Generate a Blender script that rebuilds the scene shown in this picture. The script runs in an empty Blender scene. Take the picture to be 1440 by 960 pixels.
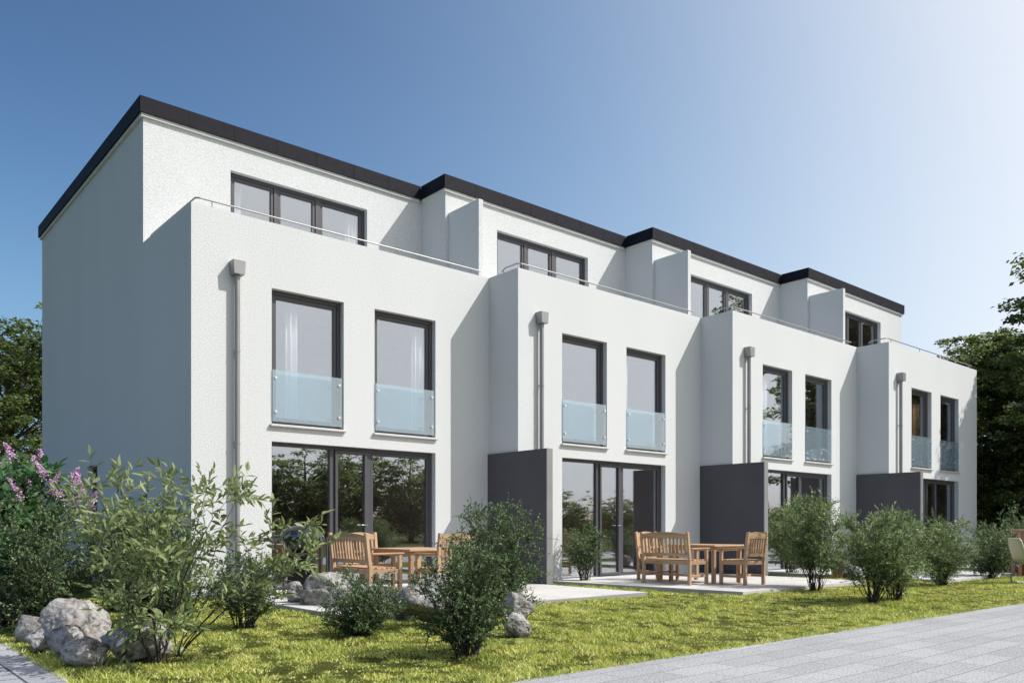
import bpy, bmesh, math, random
import numpy as np
from mathutils import Vector, Matrix, noise

R = math.radians
C = bpy.context.scene.collection
scene = bpy.context.scene

# ------------------------------------------------------------------ camera frame
F_PX, YAW, HOR = 1153.08, R(40.756), 741.96        # measured on the 1440x960 photograph
CAM = Vector((-4.337, -12.325, 1.0))
SA, CA = math.sin(YAW), math.cos(YAW)

def ground(px, py, z=0.0):
    """point of the horizontal plane z under a pixel of the photograph"""
    lat, up = (px - 720) / F_PX, (HOR - py) / F_PX
    k = (z - CAM.z) / up
    return Vector((CAM.x + k * (SA + lat * CA), CAM.y + k * (CA - lat * SA), z))

def at_depth(px, py, dep):
    lat, up = (px - 720) / F_PX, (HOR - py) / F_PX
    return Vector((CAM.x + dep * (SA + lat * CA), CAM.y + dep * (CA - lat * SA), CAM.z + dep * up))

# ------------------------------------------------------------------ object helpers
def tag(o, label=None, cat=None, group=None, kind=None):
    if label: o['label'] = label
    if cat: o['category'] = cat
    if group: o['group'] = group
    if kind: o['kind'] = kind
    return o

def thing(name, loc, label, cat, group=None, rz=0.0):
    o = bpy.data.objects.new(name, None)
    C.objects.link(o)
    o.empty_display_size = 0.2
    o.location = loc
    o.rotation_euler = (0, 0, rz)
    return tag(o, label, cat, group)

def copy_tree(o, parent=None):
    c = o.copy(); C.objects.link(c)
    if parent is not None: c.parent = parent
    for ch in list(o.children): copy_tree(ch, c)
    return c

class MB:
    """collects shapes, links them as one mesh object"""
    def __init__(s): s.v = []; s.f = []; s.sm = []
    def add(s, verts, faces, smooth=False):
        n = len(s.v); s.v += [tuple(p) for p in verts]
        s.f += [tuple(i + n for i in f) for f in faces]; s.sm += [smooth] * len(faces)
    def box(s, x0, x1, y0, y1, z0, z1, b=0.0, M=None):
        bm = bmesh.new()
        bmesh.ops.create_cube(bm, size=1.0)
        for v in bm.verts:
            v.co = Vector(((x0 + x1) / 2 + v.co.x * (x1 - x0), (y0 + y1) / 2 + v.co.y * (y1 - y0), (z0 + z1) / 2 + v.co.z * (z1 - z0)))
        if b > 0:
            bmesh.ops.bevel(bm, geom=list(bm.edges), offset=b, segments=1, affect='EDGES', profile=0.5)
        s.bm(bm, M)
    def bm(s, bm, M=None, smooth=False):
        bm.verts.index_update()
        vs = [(M @ v.co if M else v.co.copy()) for v in bm.verts]
        s.add(vs, [[v.index for v in f.verts] for f in bm.faces], smooth)
        bm.free()
    def tube(s, pts, r, k=8, caps=True, smooth=True):
        pts = [Vector(p) for p in pts]
        if not hasattr(r, '__len__'): r = [r] * len(pts)
        vs = []; fs = []
        t0 = (pts[1] - pts[0]).normalized()
        up = Vector((0, 0, 1)) if abs(t0.z) < 0.9 else Vector((1, 0, 0))
        n = t0.cross(up).normalized()
        for i, p in enumerate(pts):
            a = pts[max(i - 1, 0)]; b = pts[min(i + 1, len(pts) - 1)]
            t = (b - a).normalized()
            n = (n - t * n.dot(t)).normalized(); m = t.cross(n)
            for j in range(k):
                an = 2 * math.pi * j / k
                vs.append(p + (n * math.cos(an) + m * math.sin(an)) * r[i])
        for i in range(len(pts) - 1):
            for j in range(k):
                a = i * k + j; b = i * k + (j + 1) % k
                fs.append((a, b, b + k, a + k))
        s.add(vs, fs, smooth)
        if caps:
            s.add(vs[:k], [tuple(range(k))[::-1]]); s.add(vs[-k:], [tuple(range(k))])
    def lathe(s, prof, k=24, c=(0, 0), smooth=True):
        vs = []; fs = []
        for (r, z) in prof:
            for j in range(k):
                an = 2 * math.pi * j / k
                vs.append((c[0] + r * math.cos(an), c[1] + r * math.sin(an), z))
        for i in range(len(prof) - 1):
            for j in range(k):
                a = i * k + j; b = i * k + (j + 1) % k
                fs.append((a, b, b + k, a + k))
        s.add(vs, fs, smooth)
    def prism(s, poly, z0, z1):
        n = len(poly)
        vs = [(x, y, z0) for x, y in poly] + [(x, y, z1) for x, y in poly]
        s.add(vs, [tuple(range(n))[::-1], tuple(range(n, 2 * n))] + [(i, (i + 1) % n, (i + 1) % n + n, i + n) for i in range(n)])
    def build(s, name, mat, parent=None):
        me = bpy.data.meshes.new(name)
        me.from_pydata([tuple(p) for p in s.v], [], s.f)
        me.polygons.foreach_set('use_smooth', s.sm)
        me.update()
        o = bpy.data.objects.new(name, me); C.objects.link(o)
        if mat: me.materials.append(mat)
        if parent is not None: o.parent = parent
        return o

def box(name, mat, parent, *a, **k):
    m = MB(); m.box(*a, **k); return m.build(name, mat, parent)

def fast_mesh(name, verts, faces, mat, parent=None, smooth=False):
    """numpy verts (n,3), faces (m,k) -> mesh object"""
    me = bpy.data.meshes.new(name)
    m, k = faces.shape
    me.vertices.add(len(verts)); me.vertices.foreach_set('co', np.ascontiguousarray(verts, dtype=np.float32).ravel())
    me.loops.add(m * k); me.loops.foreach_set('vertex_index', np.ascontiguousarray(faces, dtype=np.int32).ravel())
    me.polygons.add(m)
    me.polygons.foreach_set('loop_start', np.arange(0, m * k, k, dtype=np.int32))
    if smooth: me.polygons.foreach_set('use_smooth', np.ones(m, dtype=bool))
    me.update(calc_edges=True)
    me.materials.append(mat)
    o = bpy.data.objects.new(name, me); C.objects.link(o)
    if parent is not None: o.parent = parent
    return o

# ------------------------------------------------------------------ materials
def mat(name):
    m = bpy.data.materials.new(name); m.use_nodes = True
    nt = m.node_tree; nt.nodes.clear()
    out = nt.nodes.new('ShaderNodeOutputMaterial')
    return m, nt, out

def N(nt, t, **kw):
    n = nt.nodes.new(t)
    for k, v in kw.items():
        if k.startswith('i_'): n.inputs[k[2:].replace('_', ' ')].default_value = v
        else: setattr(n, k, v)
    return n

def ramp(nt, src, stops):
    r = nt.nodes.new('ShaderNodeValToRGB')
    e = r.color_ramp.elements
    while len(e) < len(stops): e.new(0.5)
    for el, (p, c) in zip(e, stops):
        el.position = p; el.color = (c[0], c[1], c[2], 1)
    nt.links.new(src, r.inputs['Fac'])
    return r

def principled(nt, out, rough=0.6, spec=0.5, metal=0.0):
    b = nt.nodes.new('ShaderNodeBsdfPrincipled')
    b.inputs['Roughness'].default_value = rough
    b.inputs['Specular IOR Level'].default_value = spec
    b.inputs['Metallic'].default_value = metal
    nt.links.new(b.outputs[0], out.inputs['Surface'])
    return b

def bump(nt, h, b, strength=0.3, dist=0.01):
    n = nt.nodes.new('ShaderNodeBump')
    n.inputs['Strength'].default_value = strength; n.inputs['Distance'].default_value = dist
    nt.links.new(h, n.inputs['Height']); nt.links.new(n.outputs[0], b.inputs['Normal'])
    return n

def coords(nt, scale=(1, 1, 1), rot=(0, 0, 0)):
    tc = nt.nodes.new('ShaderNodeTexCoord'); mp = nt.nodes.new('ShaderNodeMapping')
    mp.inputs['Scale'].default_value = scale; mp.inputs['Rotation'].default_value = rot
    nt.links.new(tc.outputs['Object'], mp.inputs['Vector'])
    return mp.outputs[0]

def m_plain(name, col, rough=0.5, spec=0.5, metal=0.0, var=0.06, nscale=3.0, bmp=0.0, bscale=60):
    m, nt, out = mat(name)
    b = principled(nt, out, rough, spec, metal)
    co = coords(nt)
    n = N(nt, 'ShaderNodeTexNoise', i_Scale=nscale, i_Detail=5.0)
    nt.links.new(co, n.inputs['Vector'])
    lo = [c * (1 - var) for c in col]; hi = [min(1, c * (1 + var)) for c in col]
    r = ramp(nt, n.outputs['Fac'], [(0.3, lo), (0.7, hi)])
    nt.links.new(r.outputs[0], b.inputs['Base Color'])
    if bmp:
        n2 = N(nt, 'ShaderNodeTexNoise', i_Scale=bscale, i_Detail=3.0)
        nt.links.new(co, n2.inputs['Vector']); bump(nt, n2.outputs['Fac'], b, bmp, 0.004)
    return m

def m_stucco(name, col):
    m, nt, out = mat(name)
    b = principled(nt, out, 0.9, 0.2)
    co = coords(nt)
    g = N(nt, 'ShaderNodeTexNoise', i_Scale=64.0, i_Detail=1.5, i_Roughness=0.6)
    nt.links.new(co, g.inputs['Vector'])
    big = N(nt, 'ShaderNodeTexNoise', i_Scale=0.8, i_Detail=6.0)
    mp = coords(nt, (1, 1, 0.18))
    nt.links.new(mp, big.inputs['Vector'])
    r = ramp(nt, g.outputs['Fac'], [(0.30, [c * 0.66 for c in col]), (0.58, col)])
    r2 = ramp(nt, big.outputs['Fac'], [(0.3, (0.955, 0.96, 0.96)), (0.65, (1, 1, 1))])
    mx = N(nt, 'ShaderNodeMix', data_type='RGBA', blend_type='MULTIPLY'); mx.inputs['Factor'].default_value = 1
    nt.links.new(r.outputs[0], mx.inputs[6]); nt.links.new(r2.outputs[0], mx.inputs[7])
    nt.links.new(mx.outputs[2], b.inputs['Base Color'])
    bump(nt, g.outputs['Fac'], b, 0.18, 0.007)
    return m

def m_wood(name, c0, c1, axis='X', rough=0.55):
    m, nt, out = mat(name)
    b = principled(nt, out, rough, 0.35)
    sc = {'X': (1.2, 22, 22), 'Y': (22, 1.2, 22), 'Z': (22, 22, 1.2)}[axis]
    co = coords(nt, sc)
    n = N(nt, 'ShaderNodeTexNoise', i_Scale=1.6, i_Detail=6.0, i_Distortion=0.6)
    nt.links.new(co, n.inputs['Vector'])
    geo = N(nt, 'ShaderNodeNewGeometry')
    r = ramp(nt, n.outputs['Fac'], [(0.3, c0), (0.68, c1)])
    hv = N(nt, 'ShaderNodeHueSaturation')
    mr = N(nt, 'ShaderNodeMapRange'); mr.inputs[3].default_value = 0.78; mr.inputs[4].default_value = 1.18
    nt.links.new(geo.outputs['Random Per Island'], mr.inputs[0]); nt.links.new(mr.outputs[0], hv.inputs['Value'])
    nt.links.new(r.outputs[0], hv.inputs['Color']); nt.links.new(hv.outputs[0], b.inputs['Base Color'])
    bump(nt, n.outputs['Fac'], b, 0.15, 0.003)
    return m

def m_leaf(name, c0, c1, c2, trans=0.28, rough=0.5, spec=0.4, patch=False):
    m, nt, out = mat(name)
    geo = N(nt, 'ShaderNodeNewGeometry')
    r = ramp(nt, geo.outputs['Random Per Island'], [(0.0, c0), (0.55, c1), (1.0, c2)])
    b = nt.nodes.new('ShaderNodeBsdfPrincipled')
    b.inputs['Roughness'].default_value = rough; b.inputs['Specular IOR Level'].default_value = spec
    if patch:
        co = coords(nt); pn = N(nt, 'ShaderNodeTexNoise', i_Scale=3.2, i_Detail=5.0, i_Roughness=0.65); nt.links.new(co, pn.inputs['Vector'])
        pr_ = ramp(nt, pn.outputs['Fac'], [(0.30, (0.45, 0.55, 0.42)), (0.5, (0.95, 0.97, 0.92)), (0.68, (1.22, 1.14, 1.15))])
        mm = N(nt, 'ShaderNodeMix', data_type='RGBA', blend_type='MULTIPLY'); mm.inputs['Factor'].default_value = 1
        nt.links.new(r.outputs[0], mm.inputs[6]); nt.links.new(pr_.outputs[0], mm.inputs[7]); src = mm.outputs[2]
    else: src = r.outputs[0]
    nt.links.new(src, b.inputs['Base Color'])
    t = N(nt, 'ShaderNodeBsdfTranslucent')
    hs = N(nt, 'ShaderNodeHueSaturation'); hs.inputs['Hue'].default_value = 0.485; hs.inputs['Saturation'].default_value = 1.1; hs.inputs['Value'].default_value = 1.3
    nt.links.new(src, hs.inputs['Color']); nt.links.new(hs.outputs[0], t.inputs['Color'])
    mx = N(nt, 'ShaderNodeMixShader'); mx.inputs[0].default_value = trans
    nt.links.new(b.outputs[0], mx.inputs[1]); nt.links.new(t.outputs[0], mx.inputs[2])
    nt.links.new(mx.outputs[0], out.inputs['Surface'])
    return m

def thin_fresnel(nt):
    """Fresnel of a thin pane: the same from both faces (no total reflection inside)"""
    g = N(nt, 'ShaderNodeNewGeometry'); ma = N(nt, 'ShaderNodeMath', operation='MULTIPLY_ADD')
    ma.inputs[1].default_value = 1 / 1.5 - 1.5; ma.inputs[2].default_value = 1.5
    nt.links.new(g.outputs['Backfacing'], ma.inputs[0])
    fr = N(nt, 'ShaderNodeFresnel'); nt.links.new(ma.outputs[0], fr.inputs['IOR'])
    return fr

def m_glass(name, base=0.27, tint=(0.92, 0.93, 0.94)):
    m, nt, out = mat(name)
    tr = N(nt, 'ShaderNodeBsdfTransparent'); tr.inputs['Color'].default_value = (*tint, 1)
    gl = N(nt, 'ShaderNodeBsdfGlossy'); gl.inputs['Roughness'].default_value = 0.0; gl.inputs['Color'].default_value = (0.88, 0.94, 1, 1)
    fr = thin_fresnel(nt)
    mr = N(nt, 'ShaderNodeMapRange'); mr.inputs[1].default_value = 0.0; mr.inputs[2].default_value = 1.0
    mr.inputs[3].default_value = base; mr.inputs[4].default_value = 1.0
    nt.links.new(fr.outputs[0], mr.inputs[0])
    mx = N(nt, 'ShaderNodeMixShader')
    nt.links.new(mr.outputs[0], mx.inputs[0]); nt.links.new(tr.outputs[0], mx.inputs[1]); nt.links.new(gl.outputs[0], mx.inputs[2])
    nt.links.new(mx.outputs[0], out.inputs['Surface'])
    return m

def m_guard():
    m, nt, out = mat('satin_glass')
    tr = N(nt, 'ShaderNodeBsdfTransparent'); tr.inputs['Color'].default_value = (0.84, 0.94, 0.985, 1)
    df = N(nt, 'ShaderNodeBsdfDiffuse'); df.inputs['Color'].default_value = (0.82, 0.94, 1.0, 1)
    tl = N(nt, 'ShaderNodeBsdfTranslucent'); tl.inputs['Color'].default_value = (0.62, 0.76, 0.82, 1)
    gl = N(nt, 'ShaderNodeBsdfGlossy'); gl.inputs['Roughness'].default_value = 0.02
    a = N(nt, 'ShaderNodeMixShader'); a.inputs[0].default_value = 0.35
    nt.links.new(df.outputs[0], a.inputs[1]); nt.links.new(tl.outputs[0], a.inputs[2])
    b = N(nt, 'ShaderNodeMixShader'); b.inputs[0].default_value = 0.17
    nt.links.new(tr.outputs[0], b.inputs[1]); nt.links.new(a.outputs[0], b.inputs[2])
    fr = thin_fresnel(nt)
    c = N(nt, 'ShaderNodeMixShader')
    mr = N(nt, 'ShaderNodeMapRange'); mr.inputs[3].default_value = 0.10; nt.links.new(fr.outputs[0], mr.inputs[0])
    nt.links.new(mr.outputs[0], c.inputs[0]); nt.links.new(b.outputs[0], c.inputs[1]); nt.links.new(gl.outputs[0], c.inputs[2])
    nt.links.new(c.outputs[0], out.inputs['Surface'])
    return m

def m_rock():
    m, nt, out = mat('boulder_stone')
    b = principled(nt, out, 0.88, 0.25)
    tc = N(nt, 'ShaderNodeTexCoord'); oi = N(nt, 'ShaderNodeObjectInfo')
    ad = N(nt, 'ShaderNodeVectorMath', operation='ADD')
    mu = N(nt, 'ShaderNodeMath', operation='MULTIPLY'); mu.inputs[1].default_value = 37.0
    nt.links.new(oi.outputs['Random'], mu.inputs[0])
    nt.links.new(tc.outputs['Object'], ad.inputs[0]); nt.links.new(mu.outputs[0], ad.inputs[1])
    n1 = N(nt, 'ShaderNodeTexNoise', i_Scale=5.0, i_Detail=8.0, i_Roughness=0.62, i_Distortion=1.2)
    n2 = N(nt, 'ShaderNodeTexNoise', i_Scale=26.0, i_Detail=6.0, i_Roughness=0.7)
    n3 = N(nt, 'ShaderNodeTexNoise', i_Scale=2.2, i_Detail=4.0, i_Distortion=2.5)
    for n in (n1, n2, n3): nt.links.new(ad.outputs[0], n.inputs['Vector'])
    r1 = ramp(nt, n1.outputs['Fac'], [(0.34, (0.10, 0.095, 0.10)), (0.45, (0.32, 0.31, 0.30)), (0.56, (0.46, 0.455, 0.445)), (0.75, (0.62, 0.615, 0.60))])
    r2 = ramp(nt, n2.outputs['Fac'], [(0.33, (0.42, 0.38, 0.36)), (0.5, (0.95, 0.95, 0.95)), (0.7, (1, 1, 1))])
    r3 = ramp(nt, n3.outputs['Fac'], [(0.35, (0.78, 0.70, 0.62)), (0.6, (1, 1, 1))])
    mx = N(nt, 'ShaderNodeMix', data_type='RGBA', blend_type='MULTIPLY'); mx.inputs['Factor'].default_value = 1
    nt.links.new(r1.outputs[0], mx.inputs[6]); nt.links.new(r2.outputs[0], mx.inputs[7])
    my = N(nt, 'ShaderNodeMix', data_type='RGBA', blend_type='MULTIPLY'); my.inputs['Factor'].default_value = 0.6
    nt.links.new(mx.outputs[2], my.inputs[6]); nt.links.new(r3.outputs[0], my.inputs[7])
    nt.links.new(my.outputs[2], b.inputs['Base Color'])
    ad2 = N(nt, 'ShaderNodeMath', operation='ADD')
    nt.links.new(n1.outputs['Fac'], ad2.inputs[0]); nt.links.new(n2.outputs['Fac'], ad2.inputs[1])
    bump(nt, ad2.outputs[0], b, 0.75, 0.03)
    return m

def m_paving(name, bw, bh, c0, c1, mortar, speck=0.5, msize=0.008, rot=0.0, joint_bump=0.4):
    m, nt, out = mat(name)
    b = principled(nt, out, 0.8, 0.3)
    co = coords(nt, rot=(0, 0, rot))
    br = N(nt, 'ShaderNodeTexBrick'); br.offset = 0.37; br.squash = 1.0
    for k, v in (('Scale', 1.0), ('Brick Width', bw), ('Row Height', bh), ('Mortar Size', msize), ('Mortar Smooth', 0.2), ('Bias', 0.0)):
        br.inputs[k].default_value = v
    br.inputs['Color1'].default_value = (*c0, 1); br.inputs['Color2'].default_value = (*c1, 1); br.inputs['Mortar'].default_value = (*mortar, 1)
    nt.links.new(co, br.inputs['Vector'])
    n = N(nt, 'ShaderNodeTexNoise', i_Scale=62.0, i_Detail=2.0, i_Roughness=0.7)
    n2 = N(nt, 'ShaderNodeTexNoise', i_Scale=1.3, i_Detail=7.0, i_Roughness=0.6)
    nt.links.new(co, n.inputs['Vector']); nt.links.new(co, n2.inputs['Vector'])
    r = ramp(nt, n.outputs['Fac'], [(0.36, [1 - speck] * 3), (0.50, [1 - speck * 0.22] * 3), (0.66, [1.0] * 3)])
    r2 = ramp(nt, n2.outputs['Fac'], [(0.3, [0.84] * 3), (0.7, [1.0] * 3)])
    mx = N(nt, 'ShaderNodeMix', data_type='RGBA', blend_type='MULTIPLY'); mx.inputs['Factor'].default_value = 1
    my = N(nt, 'ShaderNodeMix', data_type='RGBA', blend_type='MULTIPLY'); my.inputs['Factor'].default_value = 1
    nt.links.new(br.outputs['Color'], mx.inputs[6]); nt.links.new(r.outputs[0], mx.inputs[7])
    nt.links.new(mx.outputs[2], my.inputs[6]); nt.links.new(r2.outputs[0], my.inputs[7])
    nt.links.new(my.outputs[2], b.inputs['Base Color'])
    inv = N(nt, 'ShaderNodeMath', operation='MULTIPLY_ADD'); inv.inputs[1].default_value = -3.0
    nt.links.new(br.outputs['Fac'], inv.inputs[0]); nt.links.new(n.outputs['Fac'], inv.inputs[2])
    bump(nt, inv.outputs[0], b, joint_bump, 0.006)
    return m

def m_lawn():
    m, nt, out = mat('lawn_turf')
    b = principled(nt, out, 0.95, 0.1)
    co = coords(nt)
    n1 = N(nt, 'ShaderNodeTexNoise', i_Scale=1.1, i_Detail=8.0, i_Roughness=0.7)
    n2 = N(nt, 'ShaderNodeTexNoise', i_Scale=24.0, i_Detail=6.0, i_Roughness=0.75)
    nt.links.new(co, n1.inputs['Vector']); nt.links.new(co, n2.inputs['Vector'])
    r1 = ramp(nt, n1.outputs['Fac'], [(0.3, (0.05, 0.06, 0.014)), (0.7, (0.17, 0.175, 0.036))])
    r2 = ramp(nt, n2.outputs['Fac'], [(0.3, (0.35, 0.36, 0.35)), (0.6, (1, 1, 1))])
    mx = N(nt, 'ShaderNodeMix', data_type='RGBA', blend_type='MULTIPLY'); mx.inputs['Factor'].default_value = 1
    nt.links.new(r1.outputs[0], mx.inputs[6]); nt.links.new(r2.outputs[0], mx.inputs[7])
    nt.links.new(mx.outputs[2], b.inputs['Base Color'])
    bump(nt, n2.outputs['Fac'], b, 1.0, 0.04)
    return m

M = dict(
    stucco=m_stucco('white_render', (0.705, 0.72, 0.72)),
    inner=m_plain('inner_plaster', (0.70, 0.60, 0.54), 0.9, 0.2),
    trim=m_plain('pale_trim', (0.62, 0.62, 0.60), 0.6),
    fascia=m_plain('slate_cladding', (0.012, 0.012, 0.019), 0.65, 0.12, var=0.22, nscale=9, bmp=0.2),
    roof=m_plain('roof_felt', (0.08, 0.08, 0.085), 0.9),
    frame=m_plain('window_frame_grey', (0.070, 0.068, 0.075), 0.45, 0.5),
    steel=m_plain('rail_steel', (0.30, 0.295, 0.285), 0.38, 0.5, 0.6),
    pipe=m_plain('zinc_pipe', (0.29, 0.29, 0.29), 0.42, 0.5, 0.35),
    sill=m_plain('sill_aluminium', (0.62, 0.61, 0.59), 0.4, 0.5, 0.2),
    chrome=m_plain('bolt_steel', (0.75, 0.75, 0.74), 0.25, 0.5, 0.7),
    privacy=m_plain('anthracite_panel', (0.088, 0.085, 0.098), 0.6, 0.35, var=0.10, nscale=1.2, bmp=0.1),
    glass=m_glass('window_glass'), guard=m_guard(),
    curtain=m_plain('white_curtain', (0.90, 0.88, 0.87), 0.9, 0.1),
    blind=m_plain('beige_curtain', (0.62, 0.42, 0.24), 0.9, 0.1),
    wood=m_wood('teak', (0.35, 0.215, 0.125), (0.53, 0.36, 0.22), 'Z'),
    woodx=m_wood('teak_long', (0.35, 0.215, 0.125), (0.53, 0.36, 0.22), 'X'),
    woody=m_wood('teak_deep', (0.35, 0.215, 0.125), (0.53, 0.36, 0.22), 'Y'),
    rock=m_rock(), lawn=m_lawn(),
    walk=m_paving('granite_paving', 0.62, 0.243, (0.42, 0.427, 0.44), (0.505, 0.51, 0.52), (0.24, 0.24, 0.245), 0.62, 0.005),
    path=m_paving('path_paving', 0.48, 0.32, (0.38, 0.39, 0.42), (0.48, 0.49, 0.52), (0.08, 0.08, 0.09), 0.4, 0.010, R(90)),
    terrace=m_paving('terrace_slabs', 0.8, 0.8, (0.575, 0.56, 0.54), (0.62, 0.605, 0.585), (0.36, 0.35, 0.34), 0.14, 0.006, 0.0, 0.15),
    bark=m_plain('bark', (0.085, 0.068, 0.055), 0.9, 0.2, var=0.3, nscale=14, bmp=0.5),
    stem=m_plain('shrub_stem', (0.055, 0.045, 0.045), 0.8, 0.3, var=0.3, nscale=20),
    leaf_box=m_leaf('small_oval_leaf', (0.034, 0.070, 0.026), (0.085, 0.145, 0.055), (0.26, 0.33, 0.16)),
    leaf_willow=m_leaf('narrow_leaf', (0.07, 0.12, 0.042), (0.18, 0.255, 0.10), (0.38, 0.46, 0.23)),
    leaf_tall=m_leaf('lance_leaf', (0.14, 0.19, 0.075), (0.25, 0.315, 0.135), (0.37, 0.43, 0.22), 0.4),
    leaf_lilac=m_leaf('lilac_leaf', (0.050, 0.13, 0.048), (0.085, 0.20, 0.075), (0.19, 0.31, 0.15), 0.35),
    flower=m_leaf('lilac_flower', (0.50, 0.25, 0.47), (0.68, 0.44, 0.64), (0.85, 0.68, 0.82), 0.3),
    leaf_tree=m_leaf('tree_leaf', (0.045, 0.075, 0.022), (0.090, 0.135, 0.042), (0.18, 0.225, 0.085), 0.5),
    leaf_dark=m_leaf('dark_tree_leaf', (0.042, 0.070, 0.022), (0.088, 0.132, 0.042), (0.20, 0.25, 0.09), 0.45),
    leaf_pale=m_leaf('pale_tree_leaf', (0.07, 0.105, 0.034), (0.15, 0.20, 0.065), (0.27, 0.32, 0.125), 0.6),
    blade=m_leaf('grass_blade', (0.22, 0.27, 0.045), (0.50, 0.545, 0.125), (0.82, 0.81, 0.42), 0.3, 0.7, 0.15, True),
    black=m_plain('black_enamel', (0.022, 0.022, 0.026), 0.22, 0.5),
    blue=m_plain('blue_enamel_band', (0.05, 0.09, 0.28), 0.25, 0.5),
    cream=m_plain('cream_shell', (0.62, 0.58, 0.40), 0.4, 0.5),
    tubes=m_plain('painted_tube', (0.20, 0.25, 0.33), 0.3, 0.5, 0.5),
    terra=m_plain('terracotta', (0.34, 0.125, 0.065), 0.8, 0.3, var=0.2, nscale=8, bmp=0.2),
    wicker=m_wood('wicker_slats', (0.36, 0.20, 0.13), (0.52, 0.33, 0.23), 'Z'),
)

# ------------------------------------------------------------------ houses
XB = [0.0, 5.695, 11.282, 16.999, 22.895]   # party lines
STEP, SET, DEP = 0.858, 2.284, 10.108       # stagger, setback of the top storey, depth
ZP, ZF, ZR = 5.835, 8.010, 8.283            # parapet, fascia foot, fascia top
OFF = [0.06, -0.06, 0.0, 0.14]              # where the openings sit in each house

def solid_mesh(boxes, name, mat, parent, mat2=None, inside=None):
    """boxes: (x0,x1,y0,y1,z0,z1,fill) - later ones win; skins the filled cells of their grid"""
    ax = [sorted({round(b[2 * i + j], 5) for b in boxes for j in (0, 1)}) for i in range(3)]
    n = [len(a) - 1 for a in ax]
    mid = [[(a[i] + a[i + 1]) / 2 for i in range(len(a) - 1)] for a in ax]
    S = np.zeros(n, dtype=bool)
    for b in boxes:
        ix = [np.array([b[2 * k] < c < b[2 * k + 1] for c in mid[k]]) for k in range(3)]
        S[np.ix_(*ix)] = bool(b[6])
    vid = {}; V = []; Fs = []; mi = []
    def vert(i, j, k):
        if (i, j, k) not in vid:
            vid[(i, j, k)] = len(V); V.append((ax[0][i], ax[1][j], ax[2][k]))
        return vid[(i, j, k)]
    def filled(i, j, k):
        return 0 <= i < n[0] and 0 <= j < n[1] and 0 <= k < n[2] and S[i, j, k]
    for i in range(n[0]):
        for j in range(n[1]):
            for k in range(n[2]):
                if not S[i, j, k]: continue
                c = {(-1, 0, 0): [(i, j, k), (i, j, k + 1), (i, j + 1, k + 1), (i, j + 1, k)],
                     (1, 0, 0): [(i + 1, j, k), (i + 1, j + 1, k), (i + 1, j + 1, k + 1), (i + 1, j, k + 1)],
                     (0, -1, 0): [(i, j, k), (i + 1, j, k), (i + 1, j, k + 1), (i, j, k + 1)],
                     (0, 1, 0): [(i, j + 1, k), (i, j + 1, k + 1), (i + 1, j + 1, k + 1), (i + 1, j + 1, k)],
                     (0, 0, -1): [(i, j, k), (i, j + 1, k), (i + 1, j + 1, k), (i + 1, j, k)],
                     (0, 0, 1): [(i, j, k + 1), (i + 1, j, k + 1), (i + 1, j + 1, k + 1), (i, j + 1, k + 1)]}
                for (dx, dy, dz), q in c.items():
                    if not filled(i + dx, j + dy, k + dz):
                        Fs.append([vert(*p) for p in q])
                        m = 0
                        if inside:
                            p = (mid[0][i] + dx * 0.5 * (ax[0][i + 1] - ax[0][i]) + dx * 0.01, mid[1][j] + dy * 0.5 * (ax[1][j + 1] - ax[1][j]) + dy * 0.01, mid[2][k] + dz * 0.5 * (ax[2][k + 1] - ax[2][k]) + dz * 0.01)
                            m = int(any(r[0] < p[0] < r[1] and r[2] < p[1] < r[3] and r[4] < p[2] < r[5] for r in inside))
                        mi.append(m)
    me = bpy.data.meshes.new(name); me.from_pydata(V, [], Fs)
    me.materials.append(mat)
    if mat2: me.materials.append(mat2); me.polygons.foreach_set('material_index', mi)
    me.update()
    o = bpy.data.objects.new(name, me); C.objects.link(o); o.parent = parent
    return o

def frame_box(m, x0, x1, z0, z1, t, y0, y1, b=0.006, bottom=None):
    bt = t if bottom is None else bottom
    m.box(x0, x0 + t, y0, y1, z0, z1, b); m.box(x1 - t, x1, y0, y1, z0, z1, b)
    m.box(x0 + t, x1 - t, y0 + 0.001, y1 - 0.001, z1 - t, z1, b); m.box(x0 + t, x1 - t, y0 + 0.001, y1 - 0.001, z0, z0 + bt, b)

def curtain(x0, x1, z0, z1, y, loc, label, mat, amp=0.03, waves=None, group=None):
    n = max(8, int((x1 - x0) / 0.012)); w = waves or max(2, round((x1 - x0) / 0.09))
    V = []; Fs = []
    for i in range(n + 1):
        t = i / n; x = x0 + (x1 - x0) * t
        yy = y + amp * math.sin(t * w * 2 * math.pi) + 0.4 * amp * math.sin(t * w * 4.7 + 1)
        for z in (z0, z1): V.append((x, yy, z))
    for i in range(n): Fs.append((2 * i, 2 * i + 2, 2 * i + 3, 2 * i + 1))
    m = MB(); m.add(V, Fs, True)
    o = m.build('curtain', mat); o.location = loc
    sd = o.modifiers.new('thick', 'SOLIDIFY'); sd.thickness = 0.004
    return tag(o, label, 'curtain', group)

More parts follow.
